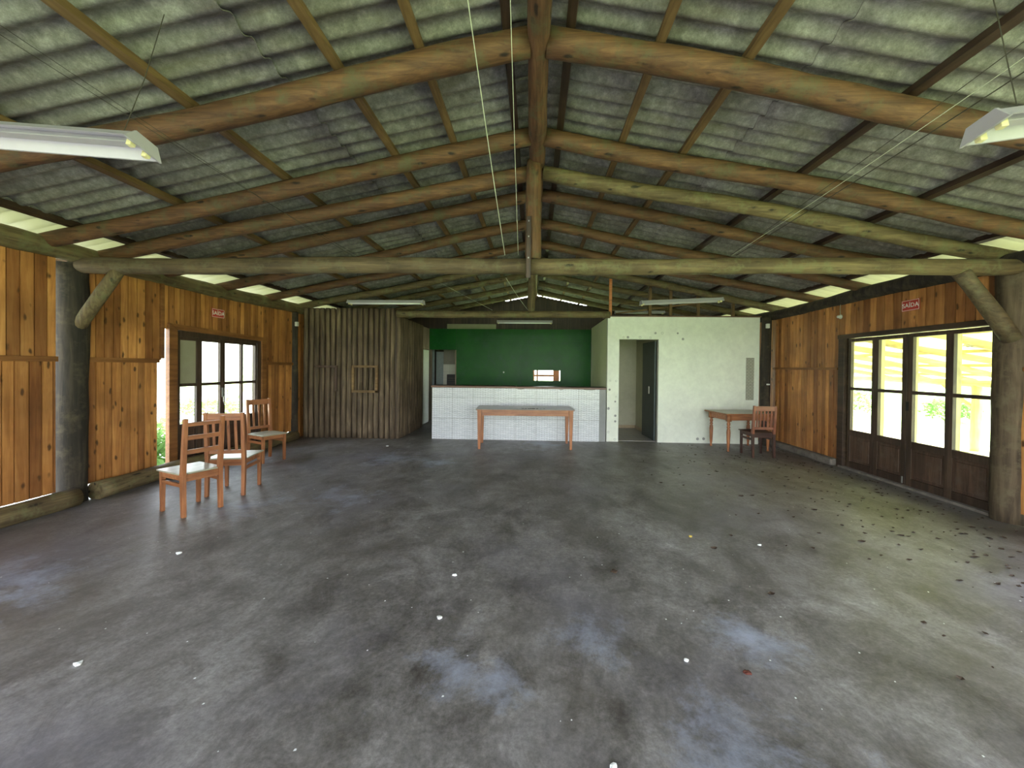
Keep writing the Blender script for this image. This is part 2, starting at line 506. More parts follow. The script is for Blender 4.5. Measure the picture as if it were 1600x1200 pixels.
ZR = 3.82; SL = .203            # rafter centre line: z = ZR - SL*|x|
def raf_z(x): return ZR - SL * abs(x)
XL, XR = -5.07, 4.92            # inner faces of the side walls

# ------------------------------------------------------------------ ground and floor
g = MB().box(-60, 60, -40, 70, -.5, -.32).build('ground', 'grass', origin=False)
struct(g, 'bright green grass ground outside around the hall', 'ground')
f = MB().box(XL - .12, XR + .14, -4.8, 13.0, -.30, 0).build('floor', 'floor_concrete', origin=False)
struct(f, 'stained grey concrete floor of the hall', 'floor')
cf = MB().box(1.64, 4.8, 8.56, 10.9, 0, .008).build('floor_corridor', 'corridor_tile', origin=False)
struct(cf, 'grey tiled floor seen through the white room doorway', 'floor')

# ------------------------------------------------------------------ roof
def roof_side(sign, label, eave=False):
    mb = MB()
    rows = [(0.02, 1.92), (1.82, 3.77), (3.67, 4.80)] if not eave else [(4.72, 6.0)]
    y0, y1 = -4.6, 13.3; pitch = .177; per = 10
    ny = int((y1 - y0) / pitch * per)
    for i, (a, b) in enumerate(rows):
        lift = .036 if eave else (.078, .064, .050)[i]
        xs = [a + (b - a) * k / 6 for k in range(7)]
        n0 = len(mb.v)
        for side in (0, 1):
            for j in range(ny + 1):
                y = y0 + (y1 - y0) * j / ny
                w = .024 * cos(2 * pi * y / pitch) + .024
                for x in xs:
                    zz = ZR - SL * x + .08 + .055 + lift - .068 + w + (.008 if side else 0)
                    mb.v.append(Vector((sign * x, y, zz)))
        nx = len(xs); S = (ny + 1) * nx
        for j in range(ny):
            for k in range(nx - 1):
                q = n0 + j * nx + k
                mb.f.append((q, q + nx, q + nx + 1, q + 1) if sign > 0 else (q, q + 1, q + nx + 1, q + nx))
                q += S
                mb.f.append((q, q + 1, q + nx + 1, q + nx) if sign > 0 else (q, q + nx, q + nx + 1, q + 1))
            for k in (0, nx - 1):
                q = n0 + j * nx + k
                mb.f.append((q, q + S, q + S + nx, q + nx))
    o = mb.build('ceiling', 'eave_sheet' if eave else 'fibre_cement', smooth=True, origin=False)
    struct(o, label, 'ceiling')
roof_side(-1, 'left slope of corrugated fibre-cement roof sheets')
roof_side(1, 'right slope of corrugated fibre-cement roof sheets')
rc = MB(); rc.hexa([(-.30, -4.6, ZR + .13), (0, -4.6, ZR + .185), (0, 13.3, ZR + .185), (-.30, 13.3, ZR + .13)], [(-.30, -4.6, ZR + .145), (0, -4.6, ZR + .20), (0, 13.3, ZR + .20), (-.30, 13.3, ZR + .145)])
rc.hexa([(0, -4.6, ZR + .185), (.30, -4.6, ZR + .13), (.30, 13.3, ZR + .13), (0, 13.3, ZR + .185)], [(0, -4.6, ZR + .20), (.30, -4.6, ZR + .145), (.30, 13.3, ZR + .145), (0, 13.3, ZR + .20)])
struct(rc.build('ceiling_ridge_cap', 'fibre_cement', origin=False), 'ridge capping over the roof sheets', 'ceiling')
roof_side(-1, 'bright translucent eave sheets above the left wall plate', True)
roof_side(1, 'bright translucent eave sheets above the right wall plate', True)

ridge = MB().log((.02, -4.5, ZR + .0), (0, 4.35, ZR - .04), .040, .085, 5, .006).build('ridge_beam', 'log_Y', smooth=True)
tag(ridge, 'slender ridge log running overhead towards the viewer down the middle', 'beam')
ridge2 = MB().log((0, 4.36, ZR - .03), (-.02, 13.0, ZR - .03), .075, .06, 6, .006).build('ridge_beam', 'log_Y', smooth=True)
tag(ridge2, 'rear ridge log behind the king post of the near tie beam', 'beam')

ordn = ['nearest', 'second nearest', 'third nearest', 'fourth nearest', 'fifth nearest', 'sixth nearest', 'seventh nearest', 'eighth nearest', 'ninth nearest', 'farthest']
RY = [(2.78, .088, 0, .203), (3.90, .080, 0, .203), (4.42, .080, -.10, .186), (5.22, .078, 0, .203), (6.25, .075, 0, .203), (7.3, .072, 0, .203), (8.38, .075, 0, .203), (9.5, .07, 0, .203), (10.7, .07, 0, .203), (11.9, .07, 0, .203)]
for i, (y, r, dz, sl) in enumerate(RY):
    for sgn, nm in ((-1, 'left'), (1, 'right')):
        mat = 'log_mossy_X' if (i == 2 and sgn > 0) or i > 5 else 'log_X'
        o = MB().log((sgn * .07, y, ZR + dz - sl * .07), (sgn * 5.75, y + .02 * sgn, ZR + dz - sl * 5.75), r * 1.04, r * .95, 30 + i * 2 + sgn, .018).build('rafter', mat, smooth=True)
        tag(o, '%s round rafter log under the %s roof slope, sloping from ridge to wall plate' % (ordn[i], nm), 'rafter', '%s rafter logs' % nm)

PX = [.22, .82, 1.40, 2.50, 3.64, 4.74]
pn = ['beside the ridge', 'second below the ridge', 'third below the ridge', 'fourth below the ridge', 'fifth below the ridge', 'lowest, close above the wall']
for i, x in enumerate(PX):
    for sgn, nm in ((-1, 'left'), (1, 'right')):
        x0 = sgn * x; zc = ZR - SL * x + .08 + .025
        mat = 'timber_Y' if (sgn < 0 and i in (1, 2, 3, 4)) else ('dark_wood_Y' if i in (0, 3, 4, 5) else 'timber_Y')
        mb = MB()
        mb.beam((x0, -4.5, zc), (x0, 13.2, zc), .062, .055, up=(sgn * SL, 0, 1))
        o = mb.build('purlin', mat)
        tag(o, 'long sawn purlin under the %s roof slope, %s' % (nm, pn[i]), 'purlin', '%s roof purlins' % nm)
for sgn, nm, zz, xx in ((-1, 'left', 2.735, XL - .01), (1, 'right', 2.70, XR + .03)):
    o = MB().log((xx, -4.4, zz), (xx, 13.0, zz), .105, .10, 90 + sgn, .02, 16).build('wall_plate', 'log_mossy_Y' if sgn < 0 else 'post_bark', smooth=True)
    tag(o, 'thick round log plate lying on top of the %s boarded wall' % nm, 'beam')

# near truss
o = MB().log((XL - .05, 4.21, 2.63), (-.09, 4.25, 2.63), .088, .086, 11, .008, 16).build('tie_beam', 'log_dark_X', smooth=True)
tag(o, 'left half of the near horizontal tie beam log, from left post to king post', 'beam')
o = MB().log((-.09, 4.25, 2.63), (XR + .05, 4.26, 2.625), .088, .082, 12, .008, 16).build('tie_beam', 'log_mossy_X', smooth=True)
tag(o, 'paler right half of the near horizontal tie beam log, from king post to right post', 'beam')
kp = empty('king_post', (-.03, 4.25, 2.70))
tag(kp, 'upright round king post between near tie beam and ridge with dark strap', 'post')
MB().log((0, 0, 0), (0, 0, 1.05), .085, .078, 14, .004).build('shaft', 'log_Z', kp, smooth=True)
MB().box(-.075, -.025, -.125, -.085, -.22, .42).build('strap', 'dark_wood_Z', kp, bevel=.004)
for z in (-.02, .2, .36): MB().box(-.058, -.044, -.135, -.124, z, z + .014).build('bolt', 'steel', kp)
# far truss above cabin and counter
o = MB().log((-2.95, 8.36, 2.665), (1.55, 8.36, 2.665), .078, .072, 16, .006, 16).build('tie_beam', 'log_mossy_X', smooth=True)
tag(o, 'far horizontal log beam above the bar counter, from log cabin to white room', 'beam')
o = MB().log((-.10, 8.38, 2.72), (-.08, 8.38, 3.75), .085, .075, 17, .004).build('king_post', 'log_mossy_Z', smooth=True)
tag(o, 'short far king post standing on the log beam above the counter', 'post')

# ------------------------------------------------------------------ posts, braces
o = MB().log((-5.15, 4.195, 0), (-5.15, 4.195, 2.64), .142, .138, 21, .008, 20).build('post', 'post_bark', smooth=True)
tag(o, 'thick dark round post standing against the left boarded wall', 'post')
o = MB().log((4.985, 4.34, 0), (4.975, 4.34, 2.64), .150, .145, 22, .008, 20).build('post', 'post_brown', smooth=True)
tag(o, 'thick mottled round post beside the right glazed door', 'post')
o = MB().log((4.76, 8.40, 0), (4.76, 8.40, 2.62), .10, .09, 23, .008).build('post', 'post_bark', smooth=True)
tag(o, 'dark round post in the far right corner beside the white room', 'post')
o = MB().log((-5.08, 8.15, 0), (-5.08, 8.15, 2.66), .085, .08, 24, .008).build('post', 'post_bark', smooth=True)
tag(o, 'dark round post in the far left corner beside the log cabin', 'post')
o = MB().log((-5.10, 4.19, 1.90), (-4.60, 4.20, 2.58), .065, .060, 25, .004).build('knee_brace', 'log_mossy_Z', smooth=True)
tag(o, 'diagonal knee brace between the left post and the tie beam', 'brace')
o = MB().log((4.89, 4.29, 1.90), (4.34, 4.26, 2.58), .080, .072, 26, .004).build('knee_brace', 'log_dark_X', smooth=True)
tag(o, 'diagonal knee brace between the right post and the tie beam', 'brace')

# ------------------------------------------------------------------ boarded side walls
BACK = {}
def boards(mb, x, y0, y1, z0, z1, sgn, seed, w=.098, zt=None):
    """vertical boards; x is the inner face, sgn +1 if the room lies towards +x"""
    BACK.setdefault(x, MB()).box(*sorted((x - sgn * .0285, x - sgn * .036)), y0, y1, z0, z1)
    rnd = random.Random(seed); y = y0
    while y < y1 - .01:
        ww = min(w * rnd.uniform(.82, 1.15), y1 - y)
        t = rnd.uniform(0, .007)
        xi = x - sgn * t; xo = x - sgn * .024
        lo, hi = min(xi, xo), max(xi, xo)
        mb.box(lo, hi, y + .005, y + ww - .005, z0, z1)
        y += ww

# left
mb = MB()
boards(mb, XL, 1.5, 4.0, 1.60, 2.70, 1, 1); boards(mb, XL, 1.5, 4.0, .17, 1.57, 1, 2); boards(mb, XL, -1.6, 1.5, 2.1, 2.70, 1, 19); boards(mb, XL, -4.4, -1.6, .17, 2.70, 1, 20)  # unseen gap beside the camera, made to let light onto the left floor
boards(mb, XL, 4.29, 5.19, 1.60, 2.70, 1, 3); boards(mb, XL, 4.29, 5.13, .17, 1.57, 1, 4)
boards(mb, XL, 5.20, 7.27, 2.03, 2.70, 1, 5, .085); boards(mb, XL, 7.27, 8.20, 1.58, 2.70, 1, 6, .085); boards(mb, XL, 7.27, 8.20, .17, 1.56, 1, 7, .085)
boards(mb, XL, 8.20, 12.9, .0, 2.70, 1, 8)
wl = mb.build('wall_left', 'pine_wall', origin=False, bevel=.002)
BACK[XL].build('backing', 'old_panel', wl)
struct(wl, 'left wall of varnished knotty pine boards')
for a, b, z in ((1.5, 4.0, 1.585), (4.29, 5.14, 1.585), (7.27, 8.2, 1.57)):
    MB().box(XL - .01, XL + .022, a, b, z - .025, z + .03).build('rail', 'pine_rail', wl, bevel=.003)
MB().box(XL - .02, XL + .015, 5.165, 5.215, 1.62, 2.66).build('cover_strip', 'pine_rail', wl, bevel=.003)
# right
mb = MB()
boards(mb, XR, 6.66, 8.48, 1.59, 2.64, -1, 11); boards(mb, XR, 6.66, 8.48, .12, 1.57, -1, 12)
boards(mb, XR, 4.43, 6.66, 2.12, 2.64, -1, 13, .12); boards(mb, XR, 2.9, 4.25, 1.59, 2.64, -1, 14); boards(mb, XR, 2.9, 4.25, .12, 1.57, -1, 15); boards(mb, XR, -.4, 2.9, 2.1, 2.64, -1, 17); boards(mb, XR, -4.4, -.4, .12, 2.64, -1, 18)  # unseen gap near the camera, made to light the roof from the right
boards(mb, XR, 8.48, 12.9, 0, 2.64, -1, 16)
wr = mb.build('wall_right', 'pine_wall', origin=False, bevel=.002)
BACK[XR].build('backing', 'old_panel', wr)
struct(wr, 'right wall of varnished knotty pine boards')
for a, b in ((6.66, 8.4), (2.9, 4.2)):
    MB().box(XR - .022, XR + .01, a, b, 1.562, 1.602).build('rail', 'pine_rail', wr, bevel=.003)
o = MB().log((-4.99, 1.5, .10), (-4.99, 4.10, .09), .105, .10, 41, .012, 16).build('base_log', 'log_mossy_Y', smooth=True)
tag(o, 'grey log lying along the foot of the left wall, in front of the left post', 'log')
o = MB().log((-4.99, 4.30, .09), (-4.97, 8.05, .09), .10, .095, 42, .012, 16).build('base_log', 'log_mossy_Y', smooth=True)
tag(o, 'grey log lying along the foot of the left wall, behind the left post', 'log')
o = MB().box(XR - .10, XR + .06, 6.66, 8.42, 0, .12).build('baseboard_right', 'dust_concrete', bevel=.03)
struct(o, 'crumbling dusty concrete kerb under the right boards', 'kerb')
MB().box(XR - .02, XR + .06, 2.9, 4.15, 0, .12).build('kerb', 'dust_concrete', o, bevel=.02).location = -o.location

m = MB()
yb = -4.42
for k in range(19): m.box(XL + .12 * k, XL + .12 * k + .115, yb - .02, yb, 0, 2.9)
m.box(XL, XL + 2.28, yb - .03, yb - .02, 0, 2.9)
o = m.build('wall_light_screen', 'pine_wall', origin=False); struct(o, 'added boarded screen behind the viewer, limiting light from the left corner')  # unseen wall put in to narrow the light coming from behind

# ------------------------------------------------------------------ door 1 (left)
def leaf(parent, x, ya, yb, z0, zm0, zm1, zg0, ztop, stile, sgn, matp='old_panel', opaque=False, stile_b=None):
    """one glazed leaf: stiles, rails, wooden lower panel and two panes"""
    sb = stile_b or stile
    L_ = empty('door_leaf'); L_.parent = parent
    xa, xb = x - .022, x + .022
    m = MB()
    m.box(xa, xb, ya, ya + stile, z0, ztop); m.box(xa, xb, yb - sb, yb, z0, ztop)
    m.box(xa, xb, ya + stile, yb - sb, ztop - .05, ztop)
    m.box(xa, xb, ya + stile, yb - sb, zm0, zm1)
    m.box(xa, xb, ya + stile, yb - sb, zg0 - .09, zg0)
    m.box(xa, xb, ya + stile, yb - sb, z0, z0 + .10)
    m.build('leaf_frame', 'dark_wood_Z', L_, bevel=.003)
    p = MB(); p.box(x - .010, x + .010, ya + stile, yb - sb, z0 + .10, zg0 - .09)
    p.box(x - .016, x + .016, ya + stile + .035, yb - sb - .035, z0 + .14, zg0 - .13)
    p.build('lower_panel', matp, L_, bevel=.006)
    MB().box(x - .003, x + .003, ya + stile, yb - sb, zg0, zm0).build('glass_pane', 'window_glass', L_)
    q = MB().box(x - .003, x + .003, ya + stile, yb - sb, zm1, ztop - .05)
    if opaque: tag(q.build('blind_panel', 'beige_board', L_), 'opaque beige upper panel')
    else: q.build('glass_pane', 'window_glass', L_)
    return L_

d1 = empty('door_1')
struct(d1, 'left folding glazed timber door with one beige upper panel', 'door')
dx = XL - .03
m = MB()
m.box(XL - .03, XL + .03, 5.27, 5.40, 0, 2.11); m.box(XL - .10, XL + .03, 7.13, 7.25, 0, 2.04)
m.hexa([(XL - .10, 5.40, 2.03), (XL + .035, 5.40, 2.03), (XL + .035, 7.25, 1.98), (XL - .10, 7.25, 1.98)], [(XL - .10, 5.27, 2.115), (XL + .035, 5.27, 2.115), (XL + .035, 7.27, 2.05), (XL - .10, 7.27, 2.05)])
m.build('outer_frame', 'pine_rail', d1, bevel=.004)
m = MB(); m.box(XL - .09, XL + .01, 5.40, 5.455, 0, 2.02); m.box(XL - .09, XL + .01, 7.03, 7.13, 0, 1.98); m.box(XL - .09, XL + .01, 5.455, 7.03, 1.945, 2.045)
m.build('inner_frame', 'dark_wood_Z', d1, bevel=.004)
leaf(d1, dx, 5.455, 5.82, .03, 1.22, 1.265, .68, 1.945, .02, 1, opaque=True, stile_b=.065)
leaf(d1, dx, 5.82, 6.25, .03, 1.22, 1.265, .68, 1.945, .03, 1, stile_b=.05)
leaf(d1, dx, 6.25, 6.685, .03, 1.22, 1.265, .68, 1.945, .05, 1, stile_b=.025)
leaf(d1, dx, 6.685, 7.03, .03, 1.22, 1.265, .68, 1.945, .02, 1, stile_b=.025)
h = MB(); h.box(XL - .006, XL + .006, 6.225, 6.275, 1.02, 1.17); h.tube([(XL + .01, 6.25, 1.14), (XL + .04, 6.25, 1.14), (XL + .04, 6.29, 1.14), (XL + .04, 6.29, 1.05)], .007)
h.build('handle', 'steel', d1)
h = MB().tube([(XL + .015, 6.24, 1.03), (XL + .02, 6.235, .95), (XL + .02, 6.25, .90)], .006); h.build('latch', 'steel', d1)

# ------------------------------------------------------------------ door 2 (right)
d2 = empty('door_2')
struct(d2, 'right four-leaf glazed timber door with dark lower panels', 'door')
m = MB()
m.box(XR - .02, XR + .10, 6.52, 6.64, 0, 2.12); m.box(XR - .02, XR + .10, 4.43, 4.47, 0, 2.12)
m.box(XR - .035, XR + .10, 4.43, 6.64, 2.06, 2.125)
m.build('outer_frame', 'dark_wood_Y', d2, bevel=.004)
ex = XR + .03
leaf(d2, ex, 5.97, 6.46, .04, 1.25, 1.295, .63, 2.05, .055, -1, stile_b=.05)
leaf(d2, ex, 5.475, 5.97, .04, 1.25, 1.295, .63, 2.05, .07, -1, stile_b=.055)
leaf(d2, ex, 4.93, 5.465, .04, 1.25, 1.295, .63, 2.05, .05, -1, stile_b=.07)
leaf(d2, ex, 4.47, 4.93, .04, 1.25, 1.295, .63, 2.05, .03, -1, stile_b=.04)
m = MB()
for yy in (5.93, 5.43, 4.90): m.box(XR + .052, XR + .115, yy, yy + .035, .0, 2.05)
m.box(XR + .052, XR + .10, 6.46, 6.52, 0, 2.06)
m.build('reveal_batten', 'daylit_batten', d2, bevel=.003)
MB().box(XR + .035, XR + .05, 4.52, 4.66, .16, .50).build('repair_board', 'pine_rail', d2)
MB().box(XR - .03, XR + .05, 4.45, 6.6, 0, .035).build('sill', 'dust_concrete', d2, bevel=.006)
MB().box(XR + .002, XR + .012, 5.44, 5.475, 1.03, 1.15).build('lock_plate', 'black_iron', d2)
h = MB().tube([(XR - .005, 5.50, .06), (XR - .005, 5.50, .15)], .010); h.build('bolt', 'steel', d2)

# exit signs
def sign(name, loc, rot, w, hgt, label, size):
    s_ = empty(name, loc); s_.rotation_euler = rot
    tag(s_, label, 'sign')
    MB().box(-w / 2, w / 2, -hgt / 2, hgt / 2, -.006, 0).build('plate', 'red_sign', s_)
    b = MB(); t = .0055
    for a in ((-w / 2 + .006, w / 2 - .006, -hgt / 2 + .006, -hgt / 2 + .006 + t), (-w / 2 + .006, w / 2 - .006, hgt / 2 - .006 - t, hgt / 2 - .006), (-w / 2 + .006, -w / 2 + .006 + t, -hgt / 2 + .006, hgt / 2 - .006), (w / 2 - .006 - t, w / 2 - .006, -hgt / 2 + .006, hgt / 2 - .006)):
        b.box(*a, 0, .001)
    b.build('border', 'sign_white', s_)
    cu = bpy.data.curves.new('t', 'FONT'); cu.body = 'SA\u00cdDA'; cu.size = size; cu.align_x = 'CENTER'; cu.align_y = 'CENTER'; cu.offset = size * .012; cu.space_character = 1.06; cu.extrude = .0008
    to = bpy.data.objects.new('t', cu); col.objects.link(to)
    dg = bpy.context.evaluated_depsgraph_get()
    me = bpy.data.meshes.new_from_object(to.evaluated_get(dg))
    bpy.data.objects.remove(to)
    me.materials.clear(); me.materials.append(MATS['sign_white'])
    lo = bpy.data.objects.new('lettering', me); col.objects.link(lo); lo.parent = s_; lo.location = (0, -.002, .001)
sign('exit_sign', (XL + .014, 6.13, 2.36), (RAD(90), 0, RAD(90)), .25, .14, 'red SAÍDA sign with white letters above the left glazed door', .084)
sign('exit_sign', (XR - .014, 5.42, 2.42), (RAD(90), RAD(-1), RAD(-90)), .25, .145, 'red SAÍDA sign with white letters above the right glazed door', .078)

# ------------------------------------------------------------------ log cabin partition
cb_ = empty('log_partition', (-4.98, 8.36, 0))
tag(cb_, 'dark palisade partition of upright logs at the far left, with small barred window', 'partition')
x = 0.05; i = 0
rnd = random.Random(9)
while x < 2.06:
    r = .051 + rnd.uniform(-.003, .004)
    lg = MB().log((x, rnd.uniform(-.008, .008), 0), (x + rnd.uniform(-.006, .006), 0, 2.78), r, r * .96, 200 + i, .006, 12).build('log', 'palisade', cb_, smooth=True)
    
    x += .1185; i += 1
MB().box(0, 2.05, .02, .06, 0, 2.76).build('backing', 'dark_wood_Z', cb_)
def wframe(parent, x0, x1, z0, z1, sides, mat='palisade', t=.045):
    m = MB(); y0, y1 = -.098, -.055
    if 't' in sides: m.box(x0, x1, y0, y1, z1 - t, z1)
    if 'b' in sides: m.box(x0, x1, y0, y1, z0, z0 + t)
    if 'l' in sides: m.box(x0, x0 + t, y0, y1, z0 + t, z1 - t)
    if 'r' in sides: m.box(x1 - t, x1, y0, y1, z0, z1 - t)
    return m.build('window_frame', mat, parent, bevel=.004)
wf_ = wframe(cb_, 1.09, 1.65, .98, 1.56, 'tblr', 'timber_X', .05)
wframe(cb_, .27, .77, 1.0, 1.55, 'tr', 'old_panel')
for k in (1.24, 1.38, 1.50): MB().beam((k, -.078, 1.0), (k + .02, -.078, 1.53), .022, .022).build('window_bar', 'palisade', wf_)

cs_ = empty('log_partition', (-2.92, 8.36, 0))
tag(cs_, 'side palisade of thin upright logs running back from the cabin corner beside the counter', 'partition')
y = 0.03; i = 0
while y < 1.72:
    r = .052 + rnd.uniform(-.004, .004)
    MB().log((rnd.uniform(-.008, .008), y, 0), (rnd.uniform(-.006, .006), y, 2.60), r, r * .96, 260 + i, .004, 10).build('log', 'palisade', cs_, smooth=True)
    y += .104; i += 1
MB().box(-.07, -.04, 0, 1.72, 0, 2.6).build('backing', 'dark_wood_Z', cs_)
o = MB().box(-2.98, -2.94, 10.07, 10.95, 2.02, 2.6).build('wall_cabin_side', 'grey_board'); struct(o, 'board panel above the passage at the cabin side')
o = MB().box(-3.02, -2.98, 10.07, 10.95, 0, 2.02).build('wall_passage', 'dark_wood_Z'); struct(o, 'dark boards behind the open white door')

# white passage door leaf folded back against the cabin side
dw = empty('door_3', (-2.955, 10.88, 0)); dw.rotation_euler = (0, 0, RAD(-1))
struct(dw, 'white door standing open beside the log cabin', 'door')
MB().box(-.0175, .0175, -.72, 0, .02, 2.0).build('door_leaf', 'plaster_white', dw, bevel=.004)
MB().box(.018, .024, -.70, -.66, .92, 1.10).build('lock_plate', 'old_panel', dw)

# ------------------------------------------------------------------ green wall with hatch
GY = 10.92
gm = MB()
hx0, hx1, hz0, hz1 = -.05, .69, 1.19, 1.475
gm.box(-2.19, hx0, GY, GY + .06, 0, 2.6); gm.box(hx1, 1.52, GY, GY + .06, 0, 2.6)
gm.box(hx0, hx1, GY, GY + .06, 0, hz0); gm.box(hx0, hx1, GY, GY + .06, hz1, 2.6)
gm.box(-3.06, -2.195, GY, GY + .06, 2.02, 2.6)
gw = gm.build('wall_green', 'green_paint', origin=False); struct(gw, 'glossy dark green partition wall behind the bar counter')
MB().box(-.425, -.395, GY - .012, GY, 0, 2.2).build('cover_strip', 'green_paint', gw)
MB().box(-2.19, 1.5, GY - .006, GY, 2.285, 2.30).build('joint', 'green_paint', gw)
MB().box(-2.21, -2.185, GY - .01, GY + .07, 0, 2.02).build('jamb', 'grey_board', gw)
hf = MB()
hf.box(hx0, hx0 + .035, GY + .01, GY + .05, hz0, hz1); hf.box(.04, .085, GY + .01, GY + .05, hz0, hz1)
hf.box(hx0, .50, GY + .002, GY + .03, 1.305, 1.355); hf.box(.50, .665, GY + .01, GY + .05, hz0, hz1)
ho = hf.build('hatch_board', 'orange_board', gw)
tag(ho, 'orange boards in the hatch')
k = MB().lathe([(.012, 0), (.024, .004), (.022, .02), (.008, .024)], seg=14); ko = k.build('bright_dot', 'plastic_white', gw)  # white dot added in place of a small hole in the wall
ko.rotation_euler = (RAD(90), 0, 0); ko.location = (-.863, GY, 1.41)

# ------------------------------------------------------------------ kitchen beyond
o = MB().box(-2.69, -1.2, 12.0, 12.06, 0, 2.85).build('wall_kitchen', 'beige_board'); struct(o, 'beige partition rising behind the green wall')
m = MB()
boards(m, -3.06, 10.98, 11.7, 0, 2.3, 1, 61); 
o = m.build('wall_kitchen_side', 'grey_board', origin=False); struct(o, 'grey vertical boards seen through the passage')
MB().box(-3.06, -3.0, 11.7, 11.76, 0, 2.1).build('jamb', 'grey_door', o); 
o = MB().box(-3.0, -2.78, 11.93, 11.97, 0, 2.0).build('door_4', 'grey_door'); struct(o, 'grey door deep in the kitchen passage', 'door')
o = MB().box(-2.78, -1.2, 11.95, 12.0, 0, 1.62).build('wall_kitchen_tiled', 'kitchen_tile'); struct(o, 'white tiled lower wall in the kitchen')
MB().box(-2.78, -1.2, 11.96, 12.0, 1.62, 2.5).build('wall_kitchen_upper', 'kitchen_grey')
struct(bpy.data.objects['wall_kitchen_upper'], 'sooty grey upper wall in the kitchen')
ov = empty('oven', (-2.1, 11.70, 0)); tag(ov, 'black oven front seen through the passage beside the green wall', 'oven')
MB().box(-.52, .5, 0, .23, 0, 1.32).build('body', 'black_iron', ov, bevel=.008)
for z in (1.2, 1.13, 1.06): MB().box(-.48, .4, -.012, 0, z, z + .015).build('ledge', 'dark_wood_X', ov)

# rear wall of the building
m = MB()
ZC = ZR + .135
def gz(x): return ZC - SL * abs(x)
n = 0
xx = XL
rb = random.Random(77)
while xx < XR + .1:
    w = .12
    for a, b in ((xx, xx + w),):
        top = min(gz(a), gz(b)) - (.055 if abs((a + b) / 2) < 1.6 and a > -1.1 else -.03)
        if hx0 - .9 < a < hx1 + .9: 
            m.box(a - .004, b, 12.9, 12.925, 0, .5); m.box(a - .004, b, 12.9, 12.925, 2.4, top)
        else: m.box(a - .004, b, 12.9, 12.925, 0, top)
    xx += w
o = m.build('wall_back', 'dark_wood_Z', origin=False); struct(o, 'dark boarded rear gable wall with a bright slit under the ridge')

# ------------------------------------------------------------------ bar counter
ct = empty('bar_counter', (-2.2, 8.42, 0))
tag(ct, 'bar counter faced in white stone-pattern tiles with brown wooden top', 'counter')
MB().box(0, 3.56, 0, .10, 0, 1.10).build('tiled_front', 'stone_tile', ct)
MB().box(.02, 3.56, .10, .30, 0, 1.10).build('core', 'plaster_grey', ct)
MB().box(3.56, 3.70, .01, .30, 0, 1.10).build('plaster_end', 'plaster_grey', ct)
MB().box(-.02, 1.79, -.03, .42, 1.105, 1.145).build('worktop', 'counter_wood', ct, bevel=.004)
MB().box(1.793, 3.71, -.03, .42, 1.10, 1.14).build('worktop', 'counter_wood', ct, bevel=.004)
for cx, ww in ((1.9, .07), (2.75, .05), (3.35, .12)):
    m = MB(); seg = 10
    pts = [(cx + ww * cos(pi + pi * k / seg), -.003, 1.10 + .022 * sin(pi + pi * k / seg)) for k in range(seg + 1)]
    m.add(pts + [(p[0], 0, p[2]) for p in pts], [tuple(range(seg + 1))] + [(k, k + 1, k + seg + 2, k + seg + 1) for k in range(seg)])
    m.build('chipped_patch', 'filler', ct)

# ------------------------------------------------------------------ white room
RYY = 8.46
m = MB()
m.box(1.525, 1.76, RYY, RYY + .09, 0, 2.64); m.box(2.60, 4.66, RYY, RYY + .09, 0, 2.64); m.box(1.76, 2.60, RYY, RYY + .09, 2.175, 2.64)
rw = m.build('wall_room_front', 'plaster_white', origin=False); struct(rw, 'white plastered front wall of the room at the right end, with doorway')
MB().box(1.50, 4.68, RYY - .01, RYY + .10, 2.64, 2.665).build('top_strip', 'counter_wood', rw)
rd = random.Random(3)
spots = [(1.585, 1.29), (1.715, 1.285), (1.58, 1.10), (1.715, .95), (1.70, .85), (1.56, .70), (1.705, .55), (1.705, .43), (1.70, .05), (1.56, .2),
         (2.52, 2.30), (2.66, 2.30), (2.98, 2.30), (3.09, 2.18), (3.42, .09), (3.545, .095), (2.2, 2.21), (1.86, 2.21), (2.42, 2.205), (1.95, 2.21)]
for sx, sz in spots:
    r = rd.uniform(.016, .028) if (sx < 3.3) else .03
    mm = MB(); seg = 14
    if rd.random() < .5 or sx > 3.3:
        mm.add([(sx + r * cos(2 * pi * k / seg), RYY - .0015, sz + r * sin(2 * pi * k / seg)) for k in range(seg)], [tuple(range(seg))])
    else:
        ri = r * .75
        mm.add([(sx + q * cos(2 * pi * k / seg), RYY - .0015, sz + q * sin(2 * pi * k / seg)) for q in (ri, r) for k in range(seg)],
               [(k, (k + 1) % seg, (k + 1) % seg + seg, k + seg) for k in range(seg)])
    mm.build('filler_spot', 'filler', rw)
MB().box(4.39, 4.55, RYY - .012, RYY, .92, 1.80).build('tile_strip', 'brick_strip', rw)
m = MB()
boards2 = 0
yy = RYY + .09
while yy < GY:
    m.box(1.53, 1.60, yy + .003, min(yy + .2, GY), 0, 2.64); yy += .2
o = m.build('wall_room_side', 'plaster_lime', origin=False, bevel=.002); struct(o, 'pale side wall of the white room facing the counter')
m = MB(); m.box(2.62, 2.70, 8.56, 10.4, 0, 2.62); m.box(1.60, 2.70, 10.4, 10.48, 0, 2.62)
o = m.build('wall_corridor', 'plaster_inner', origin=False); struct(o, 'cream inner walls seen through the doorway')
m = MB(); m.box(2.60, 2.62, 8.6, 10.4, .008, .09); m.box(1.6, 2.6, 10.38, 10.4, .008, .09)
m.build('skirting', 'skirting_tile', o)
m = MB(); m.box(1.76, 1.772, RYY - .004, RYY + .094, 0, 2.165); m.box(2.588, 2.60, RYY - .004, RYY + .094, 0, 2.165); m.box(1.76, 2.60, RYY - .004, RYY + .094, 2.165, 2.178)
m.build('door_lining', 'white_paint', rw)
dk = empty('door_5', (2.575, 8.57, 0)); dk.rotation_euler = (0, 0, RAD(3))
